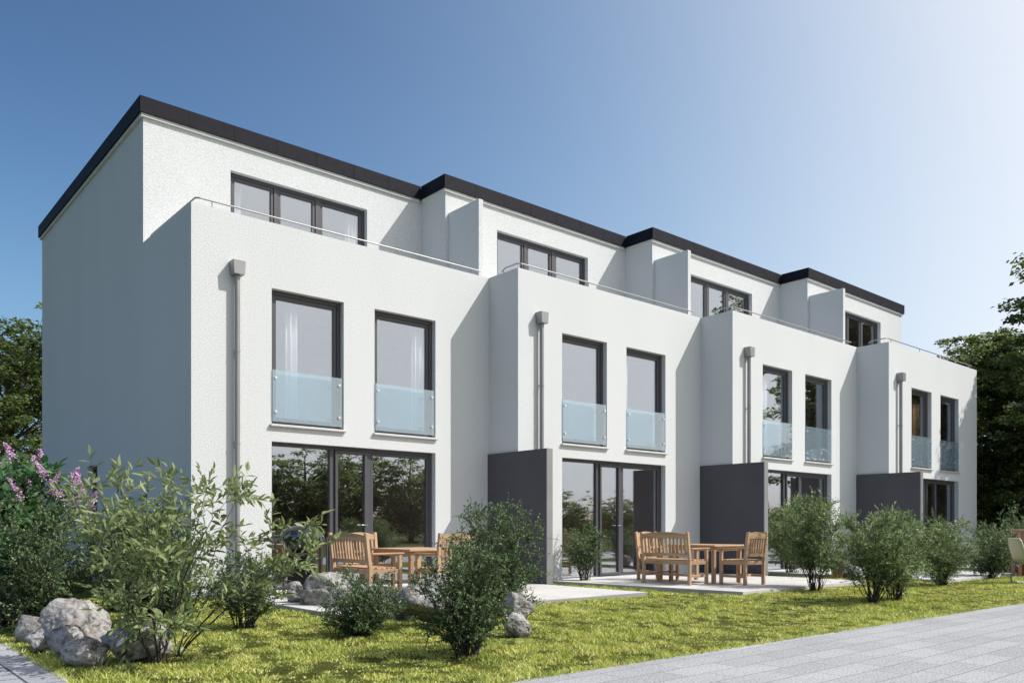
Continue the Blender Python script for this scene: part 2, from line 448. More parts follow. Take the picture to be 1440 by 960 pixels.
HOUSE_LABELS = [
    'leftmost white terraced house, nearest one, with the big blank side wall and narrow side window',
    'second white terraced house from the left, between the two nearest grey privacy walls',
    'third white terraced house from the left, narrow leafy shrubs standing before its patio door',
    'rightmost white terraced house at the far end, beside the tall tree',
]
def house(i):
    W = XB[i + 1] - XB[i]; o = OFF[i]
    H = thing('town_house', (XB[i], -STEP * i, 0), HOUSE_LABELS[i], 'house', 'white terraced houses in a staggered row')
    g0 = (1.20 + o, 4.37 + o, 0.0, 2.375)          # patio door: x0 x1 z0 z1
    w = [(1.20 + o, 2.48 + o, 2.645, 4.80), (3.08 + o, 4.37 + o, 2.645, 4.80)]
    u = (1.45 + o, 4.29 + o, 5.30, 7.49)
    t = 0.32
    rooms = [(0.16, W - 0.16, t, DEP - 0.3, 0.0, 2.45), (0.16, W - 0.16, t, DEP - 0.3, 2.645, 4.98), (0.16, W - 0.16, SET + t, DEP - 0.3, 5.25, 7.78)]
    B = [(0, W, 0, DEP, -0.35, ZP, 1), (0, W, SET, DEP, ZP, ZF - 0.001, 1),
         (0.22, W - (0.22 if i == 3 else 0.0), 0.26, SET, 5.22, ZP, 0)]
    if i > 0: B.append((0, 0.22, STEP, SET, 5.22, ZP, 0))      # parapet return only where the house stands forward
    if i > 0: B.append((0.0, 0.22, STEP, SET, 5.22, ZP, 0))
    B += [(*r, 0) for r in rooms]
    B += [(g0[0], g0[1], -0.1, t + 0.1, g0[2], g0[3], 0)]
    B += [(a[0], a[1], -0.1, t + 0.1, a[2], a[3], 0) for a in w]
    B += [(u[0], u[1], SET - 0.1, SET + t + 0.1, u[2], u[3], 0)]
    if i == 0: B.append((-0.1, 0.4, 5.16, 5.92, 0.0, 2.245, 0))
    solid_mesh(B, 'wall', M['stucco'], H, M['inner'], rooms)
    # roof, pale trim board and dark fascia panels
    e = 0.07; y0, y1 = SET - e, DEP + e; x0, x1 = -e, (W + e if i == 3 else W - e)
    rf = box('roof', M['roof'], H, x0 + 0.02, x1 - 0.02, y0 + 0.02, y1 - 0.02, ZF - 0.0005, ZR - 0.03)
    tr = MB()
    tr.box(x0 + 0.025, x1 - 0.025, y0 + 0.025, SET - 0.001, ZF - 0.055, ZF - 0.001)
    if i == 0: tr.box(x0 + 0.025, -0.001, SET, y1 - 0.025, ZF - 0.055, ZF - 0.001)
    else: tr.box(x0 + 0.025, -0.001, SET, SET + STEP - e, ZF - 0.055, ZF - 0.001)
    tr.build('roof_trim', M['trim'], H)
    fm = MB(); n = max(1, round((x1 - x0) / 0.85)); ins = 0.012
    for k in range(n):
        a = x0 + (x1 - x0) * k / n; b = x0 + (x1 - x0) * (k + 1) / n - 0.003
        fm.box(a, b, y0 - 0.004, y0 + 0.019, ZF - 0.002, ZR, 0.002)
    yl = y1 if i == 0 else SET + STEP - e - 0.004
    n = max(1, round((yl - y0) / 0.85))
    for k in range(n):
        a = y0 + 0.02 + (yl - y0 - 0.02) * k / n; b = y0 + 0.02 + (yl - y0 - 0.02) * (k + 1) / n - 0.006
        fm.box(x0 - 0.004, x0 + 0.019, a, b, ZF - 0.002, ZR, 0.002)
    if i == 3: fm.box(x1 - 0.019, x1 + 0.004, y0 + 0.02, y1, ZF - 0.002, ZR, 0.002)
    fm.build('fascia', M['fascia'], H)
    # first-floor french windows with glass guards
    for k, (a, b, z0, z1) in enumerate(w):
        m = MB(); frame_box(m, a, b, z0, z1, 0.065, 0.105, 0.185)
        frame_box(m, a + 0.062, b - 0.062, z0 + 0.062, z1 - 0.062, 0.07, 0.128, 0.20)
        f = m.build('french_window', M['frame'], H)
        box('pane', M['glass'], f, a + 0.125, b - 0.125, 0.150, 0.164, z0 + 0.125, z1 - 0.125)
        box('sill', M['sill'], f, a - 0.035, b + 0.03, -0.055, 0.10, z0 - 0.035, z0 - 0.002 + 0.004, b=0.006)
        gd = box('glass_guard', M['guard'], H, a + 0.004, b - 0.045, -0.022, -0.010, z0 + 0.045, z0 + 0.865, b=0.002)
        for bx in (a + 0.055, b - 0.10):
            for bz in (z0 + 0.20, z0 + 0.74):
                bb = MB(); bb.tube([(bx, -0.040, bz), (bx, -0.024, bz)], 0.022, 12); bb.tube([(bx, -0.009, bz), (bx, 0.104, bz)], 0.011, 8)
                bb.build('bolt', M['chrome'], gd)
    # patio door in three lights
    a, b, z0, z1 = g0
    m = MB(); y0_, y1_ = 0.115, 0.20
    frame_box(m, a, b, z0 + 0.001, z1, 0.06, y0_, y1_, bottom=0.02)
    for p in (2.31, 3.02):
        m.box(p + o - 0.03, p + o + 0.055, y0_ + 0.002, y1_ - 0.002, z0 + 0.021, z1 - 0.061, 0.005)
    d = m.build('patio_door', M['frame'], H)
    s = MB()
    frame_box(s, 2.31 + o + 0.057, 3.02 + o - 0.032, z0 + 0.025, z1 - 0.063, 0.055, y0_ - 0.03, y1_ - 0.03)
    s.build('door_leaf', M['frame'], d)
    s = MB(); frame_box(s, 3.02 + o + 0.057, b - 0.061, z0 + 0.022, z1 - 0.062, 0.05, y0_ + 0.012, y1_ - 0.004, bottom=0.05); s.build('door_leaf', M['frame'], d)
    for (p, q, yy, zz) in ((a + 0.06, 2.31 + o - 0.03, 0.155, 0.02), (2.31 + o + 0.11, 3.02 + o - 0.085, 0.125, 0.08), (3.02 + o + 0.105, b - 0.11, 0.16, 0.07)):
        box('pane', M['glass'], d, p - 0.004, q + 0.004, yy, yy + 0.014, z0 + zz - 0.004, z1 - 0.058)
    hd = MB(); hx = 3.02 + o - 0.06
    hd.tube([(hx, y0_ - 0.03, 1.05), (hx, y0_ - 0.075, 1.05), (hx - 0.10, y0_ - 0.075, 1.05)], 0.008, 8); hd.build('handle', M['chrome'], d)
    # roof-terrace window
    a, b, z0, z1 = u; ys = SET
    m = MB(); frame_box(m, a, b, z0 + 0.001, z1, 0.06, ys + 0.10, ys + 0.18)
    cuts = [a + 0.06, 2.31 + o + 0.02, 2.31 + o + 0.10, 3.17 + o + 0.02, 3.17 + o + 0.12, b - 0.06]
    m.box(cuts[1], cuts[2], ys + 0.102, ys + 0.178, z0 + 0.061, z1 - 0.061, 0.004); m.box(cuts[3], cuts[4], ys + 0.102, ys + 0.178, z0 + 0.061, z1 - 0.061, 0.004)
    f = m.build('terrace_window', M['frame'], H)
    for p, q in ((cuts[0], cuts[1]), (cuts[2], cuts[3]), (cuts[4], cuts[5])):
        s = MB(); frame_box(s, p + 0.002, q - 0.002, z0 + 0.063, z1 - 0.062, 0.06, ys + 0.118, ys + 0.192); s.build('sash', M['frame'], f)
        box('pane', M['glass'], f, p + 0.058, q - 0.058, ys + 0.145, ys + 0.158, z0 + 0.12, z1 - 0.118)
    # downpipe with hopper
    dx = 0.67 if i == 0 else 0.53
    m = MB(); m.tube([(dx, -0.075, -0.3), (dx, -0.075, 4.88)], 0.042, 16)
    dp = m.build('downpipe', M['pipe'], H)
    bm = bmesh.new(); bmesh.ops.create_cube(bm, size=1.0)
    for v in bm.verts:
        top = v.co.z > 0
        v.co = Vector((dx + v.co.x * (0.20 if top else 0.17), -0.085 + v.co.y * 0.168, 4.86 if not top else 5.075))
    bmesh.ops.bevel(bm, geom=list(bm.edges), offset=0.006, segments=1, affect='EDGES')
    m = MB(); m.bm(bm); m.build('hopper', M['pipe'], dp)
    for z in (0.9, 2.3, 3.7):
        m = MB(); m.tube([(dx, -0.075, z - 0.015), (dx, -0.075, z + 0.015)], 0.047, 16); m.box(dx - 0.008, dx + 0.008, -0.035, -0.002, z - 0.01, z + 0.01); m.build('bracket', M['pipe'], dp)
    # railing on the parapet
    m = MB(); zr = ZP + 0.13; yb = SET + 0.0 if i == 0 else 0.60
    pts = [(0.11, yb, zr - 0.05), (0.11, yb - 0.10, zr), (0.11, 0.13, zr), (0.16, 0.10, zr), (W - 0.13 if i < 3 else W - 0.10, 0.10, zr)]
    if i == 3: pts += [(W - 0.10, 0.8, zr)]
    for p, q in zip(pts, pts[1:]): m.tube([p, q], 0.0135, 10)
    rl = m.build('railing', M['steel'], H)
    posts = [(0.11, 0.55)] + [(p, 0.10) for p in np.linspace(0.35, W - 0.35, 4)]
    for (px, py) in posts:
        m = MB(); m.tube([(px, py + 0.0, ZP - 0.002), (px, py, zr - 0.012)], 0.008, 8); m.build('rail_post', M['steel'], rl)
    if i == 0:
        m = MB()
        for q in ((5.16, 5.22), (5.86, 5.92)): m.box(0.10, 0.17, q[0], q[1], 0.0, 2.245, 0.004)
        m.box(0.10, 0.17, 5.22, 5.86, 2.185, 2.245, 0.004); m.box(0.10, 0.17, 5.22, 5.86, 0.0, 0.06, 0.004)
        f = m.build('side_window', M['frame'], H); box('pane', M['glass'], f, 0.13, 0.142, 5.22, 5.86, 0.06, 2.185)
    return H
houses = [house(i) for i in range(4)]

# curtains hanging inside
cu = lambda i, x0, x1, z0, z1, lab, mt=M['curtain'], y=0.34, g=None: curtain(x0, x1, z0, z1, y, (XB[i], -STEP * i, 0), lab, mt, group=g)
cu(0, 1.66, 1.86, 2.66, 4.92, 'narrow white curtain behind the left first-floor window of the nearest house')
cu(0, 4.14, 4.46, 2.66, 4.92, 'white curtain at the right edge of the second first-floor window of the nearest house')
cu(1, 3.10, 3.42, 2.66, 4.92, 'white curtain at the left edge of the right first-floor window of the second house')
cu(2, 1.38, 1.90, 2.66, 4.92, 'white curtain behind the left first-floor window of the third house')
cu(3, 1.75, 2.55, 2.66, 4.92, 'tan beige curtain behind the left first-floor window of the far house', M['blind'])
cu(0, 1.55, 1.85, 5.27, 7.72, 'pale curtain at the left end of the roof-terrace window of the nearest house', y=SET + 0.36)
cu(0, 4.05, 4.30, 5.27, 7.72, 'pale curtain at the right end of the roof-terrace window of the nearest house', y=SET + 0.36)

# white divider walls on the roof terraces
FIN = ['white divider wall on the roof terrace right of the nearest house', 'white divider wall on the roof terrace between second and third house', 'white divider wall on the roof terrace before the far house']
for i in (1, 2, 3):
    x0 = XB[i] + 0.085
    o = box('divider_wall', M['stucco'], None, 0, 0.115, SET - 1.0, SET - 0.002, 5.221, 7.53, b=0.004)
    o.location = (x0, -STEP * i, 0)
    tag(o, FIN[i - 1], 'wall', 'divider walls between the roof terraces')

# anthracite privacy walls between the patios
PRV = ['dark grey privacy wall left of the second house, nearest of the three', 'dark grey privacy wall behind the garden table and near chair, middle of the three', 'dark grey privacy wall furthest away behind the narrow-leaved shrubs']
for i in (1, 2, 3):
    root = thing('privacy_wall', (XB[i], -STEP * i, 0), PRV[i - 1], 'wall', 'dark grey privacy walls between the patios')
    m = MB()
    m.prism([(-0.035, STEP - 0.003), (-0.035, -0.80), (0.105, -0.80), (0.105, -0.003), (-0.003, -0.003), (-0.003, STEP - 0.003)], -0.3, 2.42)
    m.build('panel', M['privacy'], root)
    box('lit_edge', M['pipe'], root, -0.037, 0.107, -0.822, -0.801, -0.3, 2.422, b=0.003)  # lighter strip: sunlight on the panel's front edge put into the colour

# ------------------------------------------------------------------ ground
def sheet(name, x0, x1, y0, y1, z, mat, z0=None):
    m = MB()
    if z0 is None: m.add([(x0, y0, z), (x1, y0, z), (x1, y1, z), (x0, y1, z)], [(0, 1, 2, 3)])
    else: m.box(x0, x1, y0, y1, z0, z, 0.004)
    return tag(m.build(name, mat), kind='structure')
GZ = -0.06
lawn = sheet('lawn', -400, 500, -400, 500, GZ, M['lawn'])
walk = MB(); walk.prism([(-3.1, -8.026), (62, -9.49), (62, -13.9), (-3.1, -13.9)], GZ - 0.1, GZ + 0.012)
tag(walk.build('walkway', M['walk']), kind='structure')
pth = MB(); pth.prism([(-6.2, -13.9), (-3.104, -13.9), (-3.104, -8.02), (-2.93, -8.02), (-2.99, 12.0), (-6.2, 12.0)], GZ - 0.1, GZ + 0.012)
tag(pth.build('path', M['path']), kind='structure')
TER = [(0.35, 5.62, -4.0, -0.004), (6.62 - 5.695, 4.9 + 0.3, -4.12, -0.004), (1.0, 5.0, -4.1, -0.004), (1.0, 5.6, -4.1, -0.004)]
for i, (x0, x1, y0, y1) in enumerate(TER):
    o = sheet('terrace', x0, x1, y0, y1, 0.0, M['terrace'], -0.16); o.location = (XB[i], -STEP * i, 0)
    if i == 1:
        o.location = (0, 0, 0); bpy.data.meshes.remove(o.data)
        m = MB(); m.prism([(6.35, -0.862), (6.80, -4.95), (10.9, -4.95), (10.9, -0.862)], -0.16, 0.0)
        o = tag(m.build('terrace', M['terrace']), kind='structure')

# ------------------------------------------------------------------ foliage machinery
def leaf_arrays(pos, d, nor, L, Wd, fold=0.18, six=False):
    d = d / np.linalg.norm(d, axis=1, keepdims=True)
    s = np.cross(d, nor); s /= np.maximum(np.linalg.norm(s, axis=1, keepdims=True), 1e-6)
    n = np.cross(s, d)
    L = L[:, None]; Wd = Wd[:, None]; k = len(pos)
    if not six:
        v = np.stack([pos, pos + d * L * 0.45 - s * Wd * 0.5 + n * Wd * fold, pos + d * L - n * L * 0.06, pos + d * L * 0.45 + s * Wd * 0.5 + n * Wd * fold], 1)
        f = np.array([[0, 1, 2], [0, 2, 3]])
        F_ = (np.arange(k)[:, None, None] * 4 + f[None]).reshape(-1, 3)
        return v.reshape(-1, 3), F_
    v = np.stack([pos, pos + d * L * 0.30 - s * Wd * 0.46 + n * Wd * fold, pos + d * L * 0.66 - s * Wd * 0.36 + n * Wd * fold * 0.7, pos + d * L - n * L * 0.12,
                  pos + d * L * 0.66 + s * Wd * 0.36 + n * Wd * fold * 0.7, pos + d * L * 0.30 + s * Wd * 0.46 + n * Wd * fold], 1)
    f = np.array([[0, 1, 2, 3], [0, 3, 4, 5]])
    F_ = (np.arange(k)[:, None, None] * 6 + f[None]).reshape(-1, 4)
    return v.reshape(-1, 3), F_

def unit(v): return v / np.maximum(np.linalg.norm(v, axis=-1, keepdims=True), 1e-9)

def bez(p0, p1, p2, n):
    t = np.linspace(0, 1, n)[:, None]
    return (1 - t) ** 2 * p0 + 2 * t * (1 - t) * p1 + t ** 2 * p2

def shrub(name, loc, label, group, seed, h, r, leafmat, n_stems=26, twigs=16, per_twig=9, L=0.03, Wd=0.016, z0=0.22, vase=0.72, stem_r=0.0055,
          twig_len=0.2, cat='shrub', six=False, base_r=0.11, up=0.2, targets=None, rz=0.0, droop=0.0, squash=1.0):
    rng = np.random.default_rng(seed)
    root = thing(name, loc, label, cat, group, rz)
    st = MB(); P_ = []; D_ = []
    for i in range(n_stems if targets is None else len(targets)):
        if targets is None:
            u = z0 + (1 - z0) * rng.random() ** 0.75
            prof = (vase + (1 - vase) * min(1, u / 0.55)) * math.sqrt(max(0.0, 1 - max(0, (u - 0.55) / 0.5) ** 2.2))
            an = rng.random() * 2 * math.pi; rr = r * prof * math.sqrt(rng.uniform(0.02, 1.0))
            tip = np.array([rr * math.cos(an), rr * math.sin(an) * squash, h * u * rng.uniform(0.9, 1.06)])
        else:
            tip = np.array(targets[i], float); an = math.atan2(tip[1], tip[0])
        b0 = np.array([math.cos(an) * base_r * rng.random(), math.sin(an) * base_r * rng.random(), -0.02])
        midp = b0 * 0.5 + tip * 0.5 + np.array([-tip[0] * 0.16, -tip[1] * 0.16, h * 0.10]) + rng.normal(0, 0.03 * h, 3) + np.array([0, 0, h * droop])
        path = bez(b0, midp, tip, 9); path[1:-1] += rng.normal(0, 0.008 * h, (7, 3))
        rad = np.linspace(stem_r, stem_r * 0.22, 9)
        st.tube(path, list(rad), 5, caps=False)
        ln = np.linalg.norm(np.diff(path, axis=0), axis=1).sum()
        nt_ = max(4, int(twigs * (0.75 + 0.5 * ln / h)))
        tt = 1 - rng.random(nt_) ** 1.25 * (1 - z0 * 0.9)
        tt[:2] = 1.0
        for t in tt:
            k = min(7, int(t * 8)); p = path[k] + (path[k + 1] - path[k]) * (t * 8 - k)
            ax = unit(path[k + 1] - path[k])
            dr = unit(ax * rng.uniform(0.3, 1.0) + unit(rng.normal(0, 1, 3)) * 0.95 + np.array([0, 0, up]))
            tl = twig_len * rng.uniform(0.45, 1.15)
            e = p + dr * tl; m_ = p + dr * tl * 0.5 + np.array([0, 0, 0.06 * tl]); e[2] = max(e[2] - 0.10 * tl, 0.02)
            tw = bez(p, m_, e, 4)
            st.tube(tw, [stem_r * 0.28, stem_r * 0.22, stem_r * 0.16, stem_r * 0.1], 3, caps=False)
            s = np.linspace(0.12, 1.0, per_twig) + rng.normal(0, 0.03, per_twig); s = np.clip(s, 0.05, 1)[:, None]
            pp = (1 - s) ** 2 * p + 2 * s * (1 - s) * m_ + s ** 2 * e
            q = unit(np.cross(dr, unit(rng.normal(0, 1, 3))))
            alt = np.where(np.arange(per_twig) % 2 == 0, 1, -1)[:, None]
            dd = unit(dr * 0.75 + q * alt * 0.8 + rng.normal(0, 0.28, (per_twig, 3)))
            dd[-1] = unit(dr + rng.normal(0, 0.15, 3))
            P_.append(pp); D_.append(dd)
    st.build('stems', M['stem'], root)
    P_ = np.concatenate(P_); D_ = np.concatenate(D_); n = len(P_)
    nor = unit(np.array([0, 0, 1.0]) + rng.normal(0, 0.75, (n, 3)))
    v, f = leaf_arrays(P_, D_, nor, L * rng.uniform(0.65, 1.25, n), Wd * rng.uniform(0.75, 1.2, n), 0.16, six)
    fast_mesh('leaves', v, f, leafmat, root)
    return root

def tree(name, loc, label, group, seed, h, cr, crown_z, leafmat, n_groups=46, sub=7, per=34, L=0.16, trunk_r=0.16, flat=0.36, gap=0.0, proto=None, rz=0.0, sc=1.0, leanout=1.0):
    if proto is not None:
        o = copy_tree(proto); o.location = loc; o.rotation_euler = (0, 0, rz); o.scale = (sc, sc, sc)
        return tag(o, label, 'tree', group)
    rng = np.random.default_rng(seed)
    root = thing(name, loc, label, 'tree', group, rz)
    m = MB(); P_ = []
    cz = (crown_z + h) / 2; hz = (h - crown_z) / 2
    tp = np.array([[0, 0, -0.1], [0.04, 0.02, h * 0.2], [-0.05, 0.05, h * 0.45], [0.05, -0.04, h * 0.66], [0, 0, h * 0.88]])
    tp[1:, :2] += rng.normal(0, 0.05 * cr / 2, (4, 2))
    m.tube(tp, [trunk_r * 1.3, trunk_r, trunk_r * 0.75, trunk_r * 0.45, trunk_r * 0.12], 10, caps=False)
    for g in range(n_groups):
        d = unit(rng.normal(0, 1, 3)); q = rng.uniform(0.35, 1.0) ** 0.6
        c = np.array([d[0] * cr * q, d[1] * cr * q, cz + d[2] * hz * q])
        c[:2] *= 1.0 + 0.12 * rng.normal()
        zt = np.clip(c[2] - np.linalg.norm(c[:2]) * 0.65, h * 0.16, h * 0.84)
        k = np.searchsorted(tp[:, 2], zt) - 1; k = int(np.clip(k, 0, 3)); fr = (zt - tp[k, 2]) / (tp[k + 1, 2] - tp[k, 2])
        s0 = tp[k] + (tp[k + 1] - tp[k]) * fr
        mid_ = s0 * 0.45 + c * 0.55 + np.array([0, 0, 0.10 * np.linalg.norm(c - s0)]) + rng.normal(0, 0.06 * cr, 3)
        path = bez(s0, mid_, c, 6)
        r0 = trunk_r * 0.36 * (1 - 0.5 * zt / h)
        m.tube(path, list(np.linspace(r0, r0 * 0.18, 6)), 5, caps=False)
        for j in range(sub):
            e = c + rng.normal(0, 1, 3) * np.array([0.20, 0.20, 0.10]) * cr
            m.tube(bez(path[4], (path[4] + e) / 2 + np.array([0, 0, 0.04 * cr]), e, 3), [r0 * 0.22, r0 * 0.14, r0 * 0.06], 3, caps=False)
            k_ = max(6, int(per * rng.uniform(0.5, 1.4))); rad = 0.13 * cr * rng.uniform(0.7, 1.35)
            pts = rng.normal(0, 1, (k_, 3)); pts = unit(pts) * (rng.random((k_, 1)) ** 0.4) * rad; pts[:, 2] *= flat
            P_.append(e + pts)
    m.build('trunk', M['bark'], root)
    P_ = np.concatenate(P_); n = len(P_)
    an = rng.random(n) * 2 * np.pi
    D_ = unit(np.stack([np.cos(an), np.sin(an), rng.normal(-0.25, 0.35, n)], 1))
    nor = unit(np.array([0, 0, 1.0]) + rng.normal(0, 0.55, (n, 3)))
    v, f = leaf_arrays(P_, D_, nor, L * rng.uniform(0.6, 1.25, n), L * 0.62 * rng.uniform(0.7, 1.2, n), 0.15)
    fast_mesh('crown', v, f, leafmat, root)
    return root

# ------------------------------------------------------------------ trees
TG = 'trees behind the left house'
tl = tree('tree', (1.7, 25.5, GZ), 'leafy green tree rising at the left edge close behind the blank side wall', TG, 11, 9.6, 4.2, 0.6, M['leaf_tree'], 90, 9, 44, 0.21, 0.2)
tree('tree', (-2.6, 27.5, GZ), 'leafy green tree at the very left edge of the photo, behind the pink flowering lilac', TG, 0, 0, 0, 0, None, proto=tl, rz=2.1, sc=0.92)
TR = 'trees beyond the far house'
tr1 = tree('tree', (28.3, -6.05, GZ), 'tall dark tree at the right edge whose branches reach over the far parapet', TR, 23, 11.3, 3.4, 1.2, M['leaf_dark'], 200, 9, 56, 0.20, 0.2, 0.40)
tree('tree', (33.2, 0.4, GZ), 'dark tree standing behind the far house corner, left of the tallest tree', TR, 0, 0, 0, 0, None, proto=tr1, rz=1.3, sc=0.80)
tree('tree', (38.0, -3.5, GZ), 'dark tree in the gap at the right edge, behind the tall one', TR, 0, 0, 0, 0, None, proto=tr1, rz=3.9, sc=0.9)
# across the lawn behind the camera: seen mirrored in the patio doors
OPP = [(17.5, -41, 1.0, 0.3), (21.5, -39, 1.08, 2.0), (26.0, -41, 1.14, 3.3), (30.5, -39.5, 1.12, 4.4), (35.5, -42, 1.0, 5.2), (41, -41, 0.88, 1.1), (47, -42, 0.74, 0.4), (53, -41, 0.66, 2.8), (59, -43, 0.62, 3.7)]
pr = None
for k, (x, y, s, rz) in enumerate(OPP):
    lb = 'broad green tree across the lawn, seen only as a reflection in the patio doors'
    if pr is None: pr = tree('tree', (x, y, GZ), lb, 'trees mirrored in the patio doors', 31, 6.3, 3.3, 0.7, M['leaf_pale'], 60, 7, 34, 0.2, 0.16); pr.rotation_euler = (0, 0, rz)
    else: tree('tree', (x, y, GZ), lb, 'trees mirrored in the patio doors', 0, 0, 0, 0, None, proto=pr, rz=rz, sc=s)

def hedge(loc, label, length, depth, h, seed, n, L, mt, rz, group=None):
    rng = np.random.default_rng(seed); root = thing('hedge', loc, label, 'hedge', group, rz)
    x = rng.uniform(0, length, n); top = h * (0.78 + 0.16 * np.sin(x * 1.3 + 1) + 0.10 * np.sin(x * 3.1) + 0.06 * np.sin(x * 7.7))
    z = top * rng.random(n) ** 0.7; yy = (rng.random(n) - 0.5) * depth * (1.1 - 0.5 * (z / h) ** 2) + 0.15 * np.sin(x * 2.3 + z * 3)
    P_ = np.stack([x, yy, z], 1) + rng.normal(0, 0.06, (n, 3)); P_[:, 2] = np.maximum(P_[:, 2], 0.02)
    D_ = unit(rng.normal(0, 1, (n, 3)) + np.array([0, 0, 0.2])); nor = unit(np.array([0, 0, 1.0]) + rng.normal(0, 0.7, (n, 3)))
    v, f = leaf_arrays(P_, D_, nor, L * rng.uniform(0.6, 1.3, n), L * 0.6 * rng.uniform(0.7, 1.2, n)); fast_mesh('foliage', v, f, mt, root)
    m = MB()
    for k in range(int(length / 0.8)):
        xx = (k + 0.5) * 0.8; m.tube([(xx, 0, -0.1), (xx + rng.normal(0, .1), rng.normal(0, .1), h * 0.35), (xx + rng.normal(0, .25), rng.normal(0, .2), h * 0.7)], [0.03, 0.022, 0.008], 5, caps=False)
    m.build('stems', M['bark'], root); return root
hedge((4, -46.5, GZ), 'long green hedge across the lawn, mirrored low in the patio doors', 130, 1.6, 2.6, 51, 60000, 0.24, M['leaf_pale'], 0.0)
hedge((37.0, -18.0, GZ), 'dark green hedge closing the view under the trees at the right edge', 36, 1.6, 3.0, 52, 26000, 0.2, M['leaf_dark'], R(75))

# ------------------------------------------------------------------ shrubs
GS = 'small-leaved shrubs on the lawn'
def g3(px, py): 
    p = ground(px, py, GZ); return (p.x, p.y, GZ)
box_kw = dict(leafmat=M['leaf_box'])
shrub('shrub', g3(345, 884), 'small round-leaved shrub in front of the nearest downpipe, right of the tall foreground shrub', GS, 1, 0.76, 0.48, M['leaf_box'], 46, 17, 9, 0.030, 0.018, twig_len=0.15)
shrub('shrub', g3(507, 893), 'low round-leaved shrub in front of the garden bench of the nearest house', GS, 2, 0.58, 0.40, M['leaf_box'], 46, 17, 9, 0.028, 0.017, twig_len=0.14, z0=0.12)
shrub('shrub', g3(658, 922), 'dense round-leaved shrub nearest on the lawn, fan of bare stems at its foot', GS, 3, 0.90, 0.47, M['leaf_box'], 64, 19, 10, 0.027, 0.017, twig_len=0.15, z0=0.20)
shrub('shrub', g3(698, 868), 'tall round-leaved shrub in front of the nearest dark grey privacy wall', GS, 4, 1.32, 0.60, M['leaf_box'], 84, 24, 10, 0.029, 0.018, twig_len=0.18, z0=0.12)
shrub('shrub', (6.98, -1.32, 0.0), 'round shrub standing against the left pane of the second house patio door', None, 5, 1.0, 0.44, M['leaf_box'], 40, 15, 9, 0.036, 0.020, twig_len=0.16, z0=0.32)
GW = 'narrow-leaved shrubs on the lawn at the right'
W_ = M['leaf_willow']
shrub('shrub', g3(1112, 808), 'narrow-leaved shrub left of the V-stemmed ones, beside the near garden chair', GW, 6, 1.50, 0.66, W_, 44, 22, 10, 0.066, 0.018, z0=0.28, twig_len=0.26)
shrub('shrub', g3(1146, 830), 'narrow-leaved shrub with sprays reaching highest, rooted at the terrace corner', GW, 7, 1.52, 0.66, W_, 44, 22, 10, 0.064, 0.018, z0=0.32, twig_len=0.26)
shrub('shrub', g3(1228, 849), 'narrow-leaved shrub nearest the walkway with bare dark V-shaped stems', GW, 8, 1.18, 0.64, W_, 34, 24, 10, 0.060, 0.017, z0=0.40, twig_len=0.22, base_r=0.05, stem_r=0.008)
shrub('shrub', g3(1258, 844), 'narrow-leaved shrub just right of the V-stemmed one, before the far privacy wall', GW, 9, 1.20, 0.60, W_, 50, 20, 10, 0.058, 0.016, z0=0.26, twig_len=0.22)
shrub('shrub', g3(1324, 823), 'narrow-leaved shrub in front of the far house patio door', GW, 10, 1.18, 0.64, W_, 54, 20, 10, 0.058, 0.017, z0=0.2, twig_len=0.22)
shrub('shrub', g3(1393, 813), 'dark shrub left of the cream cantilever chair, beyond the far house corner', 'dark shrubs at the right edge', 12, 1.02, 0.62, M['leaf_box'], 36, 17, 9, 0.05, 0.024, z0=0.15, twig_len=0.2)
shrub('shrub', (16.9, -5.2, GZ), 'dark shrub behind the cream cantilever chair at the right edge', 'dark shrubs at the right edge', 13, 1.15, 0.95, M['leaf_box'], 46, 18, 9, 0.055, 0.026, z0=0.08, twig_len=0.24)
shrub('shrub', (19.6, -5.0, GZ), 'dark shrub furthest back at the foot of the far house corner', 'dark shrubs at the right edge', 14, 1.5, 1.1, M['leaf_box'], 50, 18, 9, 0.06, 0.03, z0=0.06, twig_len=0.26)
shrub('shrub', (23.4, -5.2, GZ), 'dark shrub under the tall tree at the right edge', 'dark shrubs at the right edge', 15, 1.7, 1.3, M['leaf_box'], 54, 18, 9, 0.07, 0.035, z0=0.06, twig_len=0.28)
# left border
GH = 'dense shrubs along the blank side wall'
shrub('shrub', (-2.52, -2.72, GZ), 'dense dark shrub behind the tallest left boulder at the path edge', GH, 16, 1.32, 0.72, M['leaf_box'], 80, 22, 10, 0.034, 0.020, z0=0.04, twig_len=0.19, vase=0.85)
shrub('shrub', (-1.52, -3.10, GZ), 'dense dark shrub directly behind the tall lance-leaved shrub, before the side wall corner', GH, 17, 1.30, 0.62, M['leaf_box'], 80, 22, 10, 0.034, 0.020, z0=0.04, twig_len=0.19, vase=0.85)
shrub('shrub', (-2.55, -1.35, GZ), 'dense dark shrub under the pink flowering lilac at the left edge', GH, 18, 1.40, 0.80, M['leaf_box'], 84, 22, 10, 0.036, 0.021, z0=0.04, twig_len=0.2, vase=0.85)
shrub('shrub', (-1.15, -1.4, GZ), 'dense dark shrub against the foot of the blank side wall', GH, 19, 1.20, 0.80, M['leaf_box'], 70, 22, 10, 0.036, 0.021, z0=0.04, twig_len=0.2, vase=0.85)

